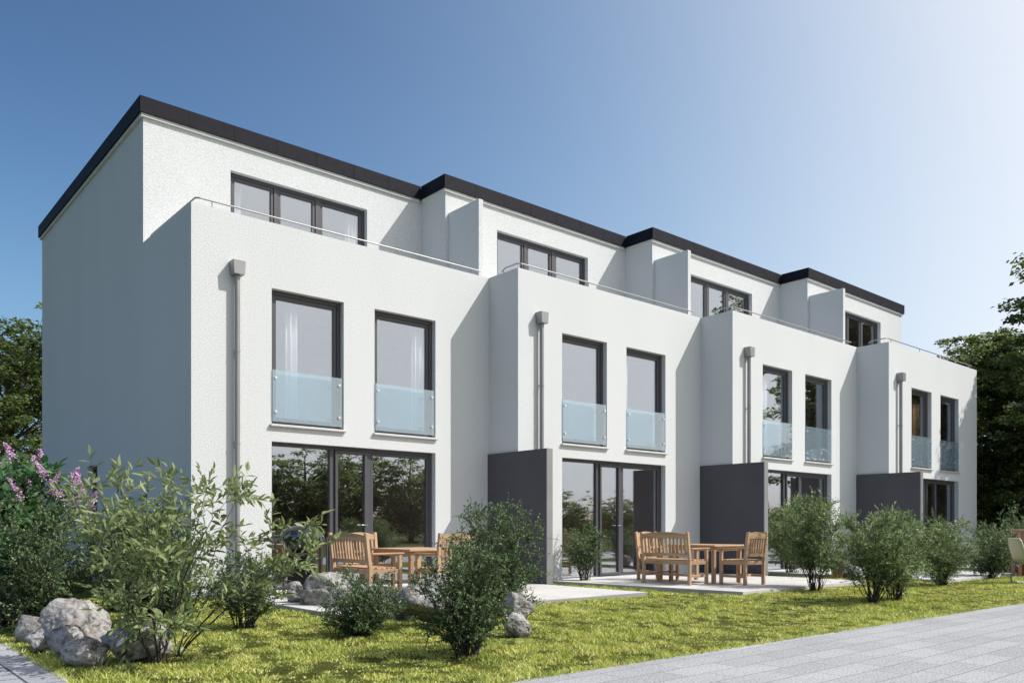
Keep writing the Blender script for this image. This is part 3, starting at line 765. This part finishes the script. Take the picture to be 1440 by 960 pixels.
# the tall lance-leaved shrub in the foreground: stems aimed one by one
B0 = ground(222, 932, GZ); DB = 6.32
RT = np.array([CA, -SA, 0.0]); FW = np.array([SA, CA, 0.0])
def tgt(px, py, dd=0.0):
    p = at_depth(px, py, DB + dd); return (p.x - B0.x, p.y - B0.y, p.z - B0.z)
T_ = [tgt(105, 705), tgt(135, 752, .2), tgt(165, 690, .3), tgt(232, 690, .2), tgt(262, 700, -.2), tgt(290, 692, .25), tgt(318, 705, -.15), tgt(205, 720, -.3),
      tgt(150, 800, -.25), tgt(175, 850, -.3), tgt(300, 760, .3), tgt(190, 740, .35), tgt(240, 880, -.25), tgt(170, 885, -.2), tgt(220, 780, -.3), tgt(135, 690, .1)]
shrub('shrub', (B0.x, B0.y, GZ), 'tall open shrub with large lance-shaped leaves in the left foreground', None, 21, 1.35, 0.9, M['leaf_tall'], targets=T_, twigs=11, per_twig=8, L=0.090, Wd=0.031, stem_r=0.008, twig_len=0.34, z0=0.36, six=True, base_r=0.10, up=0.35)
B0 = ground(247, 922, GZ); DB = 6.45
T2 = [tgt(455, 768, .2), tgt(430, 742, .1), tgt(340, 690, -.1), tgt(415, 800, .3), tgt(380, 745, .2), tgt(440, 790, -.1)]
shrub('shrub', (B0.x, B0.y, GZ), 'slender leaning shrub with lance leaves arching right in front of the barbecue', None, 22, 1.1, 0.9, M['leaf_tall'], targets=T2, twigs=8, per_twig=7, L=0.088, Wd=0.030, stem_r=0.006, twig_len=0.26, z0=0.62, six=True, base_r=0.03, up=0.2)

# lilac with panicles
LP = (-2.75, -2.1, GZ)
lil = shrub('lilac', LP, 'lilac with pink flower heads and broad leaves at the left edge', None, 24, 1.62, 0.80, M['leaf_lilac'], 30, 11, 7, 0.115, 0.066, z0=0.45, twig_len=0.24, six=True, cat='flowering shrub', stem_r=0.012)
rng = np.random.default_rng(5); P_ = []
heads = [(18, 645), (2, 660), (38, 672), (62, 668), (72, 690), (30, 702), (14, 690), (85, 700), (100, 678), (108, 690), (118, 700), (98, 712), (58, 655), (-18, 650), (-30, 690), (125, 715), (45, 690)]
fst = MB()
for (px, py) in heads:
    c = at_depth(px, py, 8.75 + rng.normal(0, 0.25)); c = np.array([c.x - LP[0], c.y - LP[1], c.z - LP[2]])
    ax = unit(np.array([rng.normal(0, .35), rng.normal(0, .35), 1.0])); ln = rng.uniform(0.15, 0.25)
    fst.tube([c - ax * 0.25 - np.array([0, 0, 0.05]), c + ax * ln], [0.006, 0.002], 4, caps=False)
    n = 150; t = rng.random(n)[:, None]
    P_.append(c + ax * t * ln + unit(rng.normal(0, 1, (n, 3))) * (0.062 * (1.08 - t)) * rng.random((n, 1)) ** 0.4)
fst.build('flower_stems', M['stem'], lil)
P_ = np.concatenate(P_); n = len(P_)
v, f = leaf_arrays(P_, unit(rng.normal(0, 1, (n, 3))), unit(rng.normal(0, 1, (n, 3))), rng.uniform(0.016, 0.028, n), rng.uniform(0.014, 0.022, n))
fast_mesh('flowers', v, f, M['flower'], lil)

# ------------------------------------------------------------------ boulders
def boulder(px, py, w, h, dpt, seed, label, group, rz=None):
    p = ground(px, py, GZ); dep = (p - CAM).x * SA + (p - CAM).y * CA
    s = dep / F_PX; W2, H2, D2 = w * s / 2, h * s / 2, dpt / 2
    bm = bmesh.new(); bmesh.ops.create_icosphere(bm, subdivisions=5, radius=1.0)
    rr = random.Random(seed); off = Vector((rr.uniform(-50, 50), rr.uniform(-50, 50), rr.uniform(-50, 50)))
    planes = [(Vector((rr.gauss(0, 1), rr.gauss(0, 1), rr.gauss(0, 0.8))).normalized(), rr.uniform(0.55, 0.84)) for _ in range(13)]
    for v in bm.verts:
        d = v.co.normalized(); k = 1.0
        for n_, c in planes:
            q = d.dot(n_)
            if q > 0.05: k = min(k, c / q + 0.02)
        rg = 1 - abs(noise.noise(d * 2.6 + off)) * 2
        k += 0.14 * noise.noise(d * 1.3 + off) + 0.05 * rg * abs(rg) - 0.025 + 0.03 * noise.noise(d * 6 + off) + 0.014 * noise.noise(d * 13 + off) + 0.012 * noise.noise(d * 24 + off)
        v.co = d * k
    mx = max(abs(v.co.z) for v in bm.verts); mw = max(max(abs(v.co.x), abs(v.co.y)) for v in bm.verts)
    for v in bm.verts: v.co = Vector((v.co.x / mw * W2, v.co.y / mw * D2, v.co.z / mx * H2))
    m = MB(); m.bm(bm, None, True); o = m.build('boulder', M['rock'])
    o.location = (p.x + SA * D2 * 0.6, p.y + CA * D2 * 0.6, GZ + H2 * 0.88); o.rotation_euler = (0, 0, -YAW + (rr.uniform(-0.35, 0.35) if rz is None else rz))
    return tag(o, label, 'boulder', group)
GL, GM = 'boulders beside the left path', 'boulders along the nearest terrace'
boulder(38, 905, 46, 44, 0.35, 1, 'smooth pale boulder at the far left end of the row beside the path', GL)
boulder(50, 917, 50, 42, 0.28, 2, 'low purplish grey boulder between the far left one and the tallest one', GL)
boulder(90, 916, 96, 80, 0.50, 3, 'tallest boulder of the row beside the left path, streaked grey', GL)
boulder(86, 926, 60, 50, 0.30, 4, 'grey boulder leaning on the tallest one, behind the pale front one', GL)
boulder(116, 940, 78, 46, 0.34, 5, 'pale front boulder lying nearest the camera beside the left path', GL)
boulder(182, 934, 112, 70, 0.45, 6, 'broad boulder half hidden by the foot of the tall lance-leaved shrub', GL)
boulder(414, 853, 40, 38, 0.30, 7, 'small dark boulder at the left end of the terrace row', GM)
boulder(452, 857, 82, 56, 0.55, 8, 'large pale flat-topped boulder below the barbecue', GM)
boulder(484, 860, 48, 40, 0.30, 9, 'small grey boulder against the large flat-topped one', GM)
boulder(524, 866, 76, 54, 0.45, 10, 'grey boulder hidden behind the low shrub in front of the bench', GM)
boulder(564, 872, 56, 60, 0.40, 11, 'upright grey boulder left of the biggest one on the terrace edge', GM)
boulder(606, 884, 104, 82, 0.65, 12, 'biggest rounded boulder of the terrace row, behind the nearest lawn shrub', GM)
boulder(726, 879, 54, 50, 0.30, 13, 'blocky pale boulder stacked behind the round one at the right end of the row', GM)
boulder(728, 896, 48, 38, 0.26, 14, 'round pale boulder at the right end of the row, nearest the lawn', GM)
boulder(1192, 813, 40, 24, 0.5, 15, 'low grey boulder behind the narrow-leaved shrubs, before the third house', None)

# ------------------------------------------------------------------ garden furniture
def seat(name, label, cat, w, group, loc, rz):
    """teak seat: back along local x, sitter faces local +y, rear posts at y = 0"""
    r = thing(name, loc, label, cat, group, rz)
    d, pz = 0.52, 0.052; lean = 0.06
    for s in (0, 1):
        x = pz / 2 if s == 0 else w - pz / 2
        m = MB(); m.box(x - pz / 2, x + pz / 2, -0.026, 0.030, 0.0, 0.46, 0.004)
        n = len(m.v); m.box(x - pz / 2, x + pz / 2, -0.026, 0.024, 0.46, 0.93, 0.004)
        m.v[n:] = [(p[0], p[1] - (p[2] - 0.46) / 0.47 * lean, p[2]) for p in m.v[n:]]
        m.build('leg', M['wood'], r)
        box('leg', M['wood'], r, x - pz / 2, x + pz / 2, d - 0.055, d, 0.0, 0.625, b=0.004)
        box('armrest', M['woody'], r, x - 0.036, x + 0.036, 0.028, d + 0.035, 0.626, 0.650, b=0.005)
        box('stretcher', M['woody'], r, x - 0.016, x + 0.016, 0.031, d - 0.056, 0.13, 0.175, b=0.003)
    box('stretcher', M['woodx'], r, pz / 2 + 0.017, w - pz / 2 - 0.017, 0.235, 0.268, 0.135, 0.172, b=0.003)
    st = MB()
    for k in range(6): st.box(pz * 0.4 if 0 < k < 5 else pz + 0.001, w - pz * 0.4 if 0 < k < 5 else w - pz - 0.001, 0.033 + k * 0.082, 0.033 + k * 0.082 + 0.068, 0.422, 0.444, 0.003)
    st.build('seat', M['woodx'], r)
    ap = MB(); ap.box(pz + 0.001, w - pz - 0.001, -0.004, 0.026, 0.355, 0.420, 0.003); ap.box(pz + 0.001, w - pz - 0.001, d - 0.036, d - 0.010, 0.355, 0.420, 0.003)
    for x in (0.012, w - 0.040): ap.box(x, x + 0.028, 0.031, d - 0.056, 0.355, 0.420, 0.003)
    ap.build('apron', M['woodx'], r)
    bk = MB(); nseg = 14
    yl = lambda z: -(z - 0.46) / 0.47 * lean
    x0, x1 = pz + 0.001, w - pz - 0.001
    pro = []
    for k in range(nseg + 1):                           # arched top rail
        t = k / nseg; pro.append((x0 + (x1 - x0) * t, 0.895 + 0.036 * math.sin(math.pi * t)))
    V = []
    for (x, z) in pro:
        for (dy, zz) in ((-0.016, 0.815), (0.016, 0.815), (0.016, z), (-0.016, z)): V.append((x, yl(zz) + dy, zz))
    Fs = []
    for k in range(nseg):
        for j in range(4): Fs.append((4 * k + j, 4 * k + (j + 1) % 4, 4 * k + 4 + (j + 1) % 4, 4 * k + 4 + j))
    Fs += [(3, 2, 1, 0), tuple(4 * nseg + j for j in range(4))]
    bk.add(V, Fs)
    bk.build('back_rail', M['woodx'], r); bk = MB()
    V = [(x, yl(z) + dy, z) for x in (x0, x1) for (dy, z) in ((-0.014, 0.50), (0.014, 0.50), (0.014, 0.555), (-0.014, 0.555))]
    bk.add(V, [(3, 2, 1, 0), (4, 5, 6, 7)] + [(j, (j + 1) % 4, 4 + (j + 1) % 4, 4 + j) for j in range(4)])
    bk.build('back_rail', M['woodx'], r)
    sl = MB(); ns = max(5, round((x1 - x0) / 0.078)); sw = 0.036
    for k in range(ns):
        x = x0 + (x1 - x0) * (k + 0.5) / ns
        V = [(xx, yl(z) + dy, z) for z in (0.554, 0.816) for (xx, dy) in ((x - sw / 2, -0.008), (x + sw / 2, -0.008), (x + sw / 2, 0.008), (x - sw / 2, 0.008))]
        sl.add(V, [(3, 2, 1, 0), (4, 5, 6, 7)] + [(j, (j + 1) % 4, 4 + (j + 1) % 4, 4 + j) for j in range(4)])
    sl.build('back_slats', M['wood'], r)
    return r

def table(label, group, loc, w, l):
    r = thing('garden_table', loc, label, 'table', group)
    for x in (0.04, w - 0.105):
        for y in (0.04, l - 0.105): box('leg', M['wood'], r, x, x + 0.065, y, y + 0.065, 0.0, 0.662, b=0.005)
    m = MB(); frame = ((0.106, w - 0.106, 0.05, 0.075), (0.106, w - 0.106, l - 0.075, l - 0.05)); 
    for a in frame: m.box(a[0], a[1], a[2], a[3], 0.585, 0.661, 0.003)
    for x in (0.05, w - 0.075): m.box(x, x + 0.025, 0.106, l - 0.106, 0.585, 0.661, 0.003)
    m.build('apron', M['woodx'], r)
    m = MB(); n = 8
    m.box(0, 0.07, 0, l, 0.663, 0.695, 0.004); m.box(w - 0.07, w, 0, l, 0.663, 0.695, 0.004)
    for k in range(n):
        y = (l - 0.0) * k / n; m.box(0.071, w - 0.071, y + 0.002, y + l / n - 0.004, 0.664, 0.694, 0.003)
    m.build('tabletop', M['woodx'], r)
    return r

SG = {'b': 'teak garden benches on the terraces', 'c': 'teak armchairs around the garden tables', 't': 'teak garden tables on the terraces'}
def furniture(T, where):
    x, y = T
    seat('garden_bench', 'slatted teak bench seen from behind, ' + where[0], 'bench', 1.08, SG['b'], (x - 0.59, y + 1.16, 0), R(-90))
    table('square teak table ' + where[1], SG['t'], (x, y, 0), 0.92, 1.10)
    seat('garden_chair', 'teak armchair ' + where[2], 'chair', 0.62, SG['c'], (x + 0.06, y - 0.57, 0), 0.0)
    seat('garden_chair', 'teak armchair ' + where[3], 'chair', 0.62, SG['c'], (x + 0.52, y + 1.70, 0), R(180))
furniture((2.20, -2.50), ('behind the low shrub and boulders of the nearest terrace', 'on the nearest terrace, between bench and shrub',
          'mostly hidden behind the tall shrub before the nearest privacy wall', 'behind the nearest terrace bench, facing the camera'))
furniture((7.93, -3.62), ('on the open terrace of the second house', 'on the terrace of the second house before the middle privacy wall',
          'turned away from the walkway, right of the table before the middle privacy wall', 'behind the bench of the second house, facing the camera'))

# barbecue
bq = thing('barbecue', (1.30, -0.95, 0), 'black lidded barbecue on the nearest terrace, half hidden by arching leaves', 'barbecue', rz=-YAW)
m = MB(); prof = [(0.0, 0.62), (0.16, 0.64), (0.25, 0.70), (0.30, 0.80), (0.305, 0.865)]; m.lathe(prof, 32); m.build('bowl', M['black'], bq)
m = MB(); m.lathe([(0.312, 0.868), (0.314, 0.895), (0.305, 0.905)], 32); m.build('rim_band', M['blue'], bq)
m = MB(); m.lathe([(0.310, 0.90), (0.285, 0.955), (0.22, 1.005), (0.12, 1.035), (0.0, 1.045)], 32); m.build('lid', M['black'], bq)
m = MB(); m.tube([(-0.05, 0, 1.04), (-0.05, 0, 1.085), (0.05, 0, 1.085), (0.05, 0, 1.04)], 0.010, 8); m.build('lid_handle', M['steel'], bq)
for sx in (-1, 1):
    for sy in (-1, 1):
        m = MB(); m.tube([(sx * 0.33, sy * 0.22, 0.0), (sx * 0.33, sy * 0.22, 0.86)], 0.016, 8); m.build('leg', M['frame'], bq)
    m = MB(); m.tube([(sx * 0.33, -0.22, 0.78), (sx * 0.39, -0.22, 0.86), (sx * 0.36, -0.22, 0.90), (sx * 0.30, -0.22, 0.88)], 0.010, 8); m.build('side_handle', M['tubes'], bq)
box('cabinet', M['black'], bq, -0.17, 0.17, -0.17, 0.17, 0.12, 0.60, b=0.01)
box('side_shelf', M['frame'], bq, -0.68, -0.35, -0.20, 0.20, 0.80, 0.825, b=0.006)
box('bottom_tray', M['frame'], bq, -0.345, 0.345, -0.235, 0.235, 0.095, 0.115, b=0.005)

# cream cantilever chair at the right edge
p = ground(1447, 820.5, GZ); ch = thing('cantilever_chair', (p.x, p.y, GZ), 'cream shell chair on bent blue-grey tube runners at the right edge of the lawn', 'chair', rz=-YAW)
m = MB(); rows = 12; V = []; Fs = []
prof = [(0.30, 0.445), (0.10, 0.43), (-0.08, 0.425), (-0.145, 0.45), (-0.17, 0.50), (-0.20, 0.60), (-0.235, 0.72), (-0.26, 0.82), (-0.275, 0.87)]
for (x, z) in prof:
    for k in range(7): t = k / 6 * 2 - 1; V.append((x - 0.03 * (1 - t * t) * (z > 0.5), t * 0.22 * (1 - 0.25 * max(0, (z - 0.8) / 0.07)), z))
for a in range(len(prof) - 1):
    for k in range(6): Fs.append((a * 7 + k, a * 7 + k + 1, a * 7 + 8 + k, a * 7 + 7 + k))
m.add(V, Fs, True); sh = m.build('seat_shell', M['cream'], ch); sd = sh.modifiers.new('thick', 'SOLIDIFY'); sd.thickness = 0.018
for sy in (-1, 1):
    y = sy * 0.235
    pts = [(0.42, y, 0.40)]; 
    pts = [(0.33, y, 0.405), (-0.02, y, 0.40), (-0.10, y, 0.37), (-0.17, y, 0.20), (-0.20, y, 0.10), (-0.185, y, 0.035), (-0.12, y, 0.016), (0.36, y, 0.016)]
    m = MB(); m.tube(pts, 0.014, 10); m.build('runner', M['tubes'], ch)
m = MB(); m.tube([(0.36, -0.235, 0.016), (0.36, 0.235, 0.016)], 0.014, 10); m.tube([(-0.02, -0.222, 0.40), (-0.02, 0.222, 0.40)], 0.012, 8); m.build('cross_tube', M['tubes'], ch)

# slatted chair further back at the edge, terracotta pots
p = (16.0, -6.05)
lc = thing('slatted_chair', (p[0], p[1], GZ), 'pinkish slatted wooden chair back cut by the right edge of the photo', 'chair', rz=-YAW - 0.25)
m = MB()
for k in range(9): m.box(-0.30 + k * 0.068, -0.30 + k * 0.068 + 0.058, 0.0, 0.02, 0.46, 1.00, 0.004)
m.build('backrest', M['wicker'], lc)
m = MB(); m.box(-0.31, 0.32, -0.008, 0.028, 0.985, 1.03, 0.006); m.box(-0.31, 0.32, 0.021, 0.045, 0.55, 0.60, 0.004); m.build('back_rail', M['wicker'], lc)
box('seat', M['wicker'], lc, -0.30, 0.31, -0.50, -0.002, 0.41, 0.45, b=0.006)
for x in (-0.29, 0.25):
    for y in (-0.48, -0.06): box('leg', M['wicker'], lc, x, x + 0.05, y, y + 0.05, 0.0, 0.409, b=0.004)
def pot(p, h, r, label, group):
    m = MB(); m.lathe([(0.0, 0.0), (r * 0.66, 0.0), (r * 0.70, 0.02), (r * 0.95, h * 0.84), (r * 1.06, h * 0.85), (r * 1.08, h), (r * 0.95, h), (r * 0.92, h * 0.9), (0, h * 0.9)], 28)
    o = m.build('plant_pot', M['terra'], None); o.location = p
    return tag(o, label, 'pot', group)
p = ground(1436, 809, GZ); pot((p.x + 0.25, p.y + 0.1, GZ), 0.33, 0.28, 'wide terracotta pot behind the cream cantilever chair', None)
p = ground(1177, 813, GZ); pot((p.x, p.y, GZ), 0.36, 0.14, 'small terracotta pot left of the low grey boulder before the third house', None)

# ------------------------------------------------------------------ grass
rng = np.random.default_rng(77)
n = 1300000
X = rng.uniform(-3.0, 17.0, n); Y = rng.uniform(-9.6, 1.0, n)
dep = (X - CAM.x) * SA + (Y - CAM.y) * CA; lat = (X - CAM.x) * CA - (Y - CAM.y) * SA
keep = (dep > 4.5) & (np.abs(lat / dep) < 0.66) & (dep < 17.5) & (rng.random(n) < np.clip((8.2 / dep) ** 1.5, 0.15, 1.0))
keep &= Y > -8.01 - (X + 3.1) * 0.02247
keep &= X > -2.95
for i, (x0, x1, y0, y1) in enumerate(TER):
    if i == 1: keep &= ~((X > 6.38 + (-0.862 - Y) * 0.11) & (X < 10.9) & (Y > -4.96))
    else: keep &= ~((X > x0 + XB[i]) & (X < x1 + XB[i]) & (Y > y0 - STEP * i - 0.005))
for i in range(4): keep &= ~((X > XB[i] - 0.05) & (Y > -STEP * i - 0.03))
X, Y = X[keep], Y[keep]; n = len(X)
pn = np.sin(X * 7.3 + 2.1 * np.sin(Y * 5.1)) * np.cos(Y * 8.7 + 1.7 * np.sin(X * 6.2)) + 0.6 * np.sin(X * 17 + Y * 13 + 3 * np.sin(Y * 9))
kk_ = rng.random(n) < np.clip(0.55 + 0.85 * pn, 0.03, 1.0)
X, Y, pn = X[kk_], Y[kk_], pn[kk_]; n = len(X)
hh = rng.uniform(0.013, 0.038, n) * (1 + 0.45 * np.clip(pn, -1, 1)) * (0.8 + 0.5 * np.clip(np.sin(X * 2.1 + np.sin(Y * 1.7)) * np.cos(Y * 2.6 + X), -0.6, 1)); ww = rng.uniform(0.004, 0.008, n) * np.clip(np.sqrt(((X - CAM.x) ** 2 + (Y - CAM.y) ** 2)) / 8, 1, 2)
an = rng.random(n) * 2 * np.pi; ln = rng.uniform(0.3, 1.6, n) * hh; an2 = rng.random(n) * 2 * np.pi
b = np.stack([X, Y, np.full(n, GZ - 0.002)], 1); sd_ = np.stack([np.cos(an) * ww, np.sin(an) * ww, np.zeros(n)], 1)
edge_n = 9000                                   # longer blades hanging over the paving edges
ex = rng.uniform(-2.9, 14.0, edge_n); ey = -8.026 - (ex + 3.1) * 0.02249 + rng.normal(0.0, 0.018, edge_n)
ex[:1600] = -2.955 + rng.normal(0, 0.016, 1600); ey[:1600] = rng.uniform(-7.9, -2.5, 1600)
X = np.concatenate([X, ex]); Y = np.concatenate([Y, ey]); n = len(X)
ext = lambda a, lo, hi: np.concatenate([a, rng.uniform(lo, hi, edge_n)])
hh = ext(hh, 0.02, 0.055); ww = ext(ww, 0.005, 0.009); an = ext(an, 0, 6.283); an2 = ext(an2, 0, 6.283); ln = np.concatenate([ln, rng.uniform(0.4, 1.4, edge_n) * hh[-edge_n:]])
b = np.stack([X, Y, np.full(n, GZ - 0.002)], 1); sd_ = np.stack([np.cos(an) * ww, np.sin(an) * ww, np.zeros(n)], 1)
tip = b + np.stack([np.cos(an2) * ln, np.sin(an2) * ln, hh], 1)
v = np.stack([b - sd_, b + sd_, tip], 1).reshape(-1, 3); f = np.arange(3 * n).reshape(-1, 3)
tag(fast_mesh('grass', v, f, M['blade']), 'short yellow-green lawn grass', 'grass', kind='stuff')
print('grass blades', n)

# ------------------------------------------------------------------ light, sky, camera
SUN_AZ, SUN_EL = -43.0, 46.5           # azimuth from +X towards +Y
sun = bpy.data.lights.new('sun', 'SUN'); sun.energy = 4.15; sun.angle = R(0.5); sun.color = (1.0, 0.965, 0.915)
so = bpy.data.objects.new('sun', sun); C.objects.link(so)
to = Vector((math.cos(R(SUN_EL)) * math.cos(R(SUN_AZ)), math.cos(R(SUN_EL)) * math.sin(R(SUN_AZ)), math.sin(R(SUN_EL))))
so.rotation_euler = to.to_track_quat('Z', 'Y').to_euler(); so.location = (20, -20, 30)
w = bpy.data.worlds.new('World'); scene.world = w; w.use_nodes = True
nt = w.node_tree; nt.nodes.clear()
sky = nt.nodes.new('ShaderNodeTexSky'); sky.sky_type = 'NISHITA'; sky.sun_disc = False
sky.sun_elevation = R(SUN_EL); sky.sun_rotation = R(90 - SUN_AZ)
sky.altitude = 0; sky.air_density = 0.4; sky.dust_density = 5.0; sky.ozone_density = 1.0
bg = nt.nodes.new('ShaderNodeBackground'); bg.inputs['Strength'].default_value = 0.138
ow = nt.nodes.new('ShaderNodeOutputWorld')
hs = nt.nodes.new('ShaderNodeHueSaturation'); hs.inputs['Saturation'].default_value = 0.85; hs.inputs['Hue'].default_value = 0.478
gm = nt.nodes.new('ShaderNodeGamma'); gm.inputs['Gamma'].default_value = 2.8
# soft shoulder: the glow round the sun rolls off instead of growing without end
m1 = nt.nodes.new('ShaderNodeVectorMath'); m1.operation = 'SCALE'; m1.inputs['Scale'].default_value = 0.14
m2 = nt.nodes.new('ShaderNodeVectorMath'); m2.operation = 'ADD'; m2.inputs[1].default_value = (1, 1, 1)
mn = nt.nodes.new('ShaderNodeVectorMath'); mn.operation = 'DIVIDE'
nt.links.new(sky.outputs[0], hs.inputs['Color']); nt.links.new(hs.outputs[0], gm.inputs[0])
nt.links.new(gm.outputs[0], m1.inputs[0]); nt.links.new(m1.outputs[0], m2.inputs[0])
nt.links.new(gm.outputs[0], mn.inputs[0]); nt.links.new(m2.outputs[0], mn.inputs[1])
nt.links.new(mn.outputs[0], bg.inputs[0]); nt.links.new(bg.outputs[0], ow.inputs[0])

cd = bpy.data.cameras.new('camera'); cam = bpy.data.objects.new('camera', cd); C.objects.link(cam)
cam.location = CAM; cam.rotation_euler = (R(90), 0, -YAW)
cd.sensor_width = 36; cd.sensor_fit = 'HORIZONTAL'; cd.lens = F_PX / 1440 * 36
cd.shift_y = (HOR - 480) / 1440; cd.clip_end = 2000; cd.clip_start = 0.1
scene.camera = cam
scene.view_settings.view_transform = 'Standard'; scene.view_settings.look = 'None'
scene.view_settings.exposure = 0.30; scene.view_settings.gamma = 1.0; scene.view_settings.use_curve_mapping = False
scene.render.engine = 'CYCLES'
cy = scene.cycles
cy.use_denoising = True; cy.max_bounces = 8; cy.transparent_max_bounces = 16; cy.diffuse_bounces = 5; cy.glossy_bounces = 4
cy.sample_clamp_indirect = 8.0
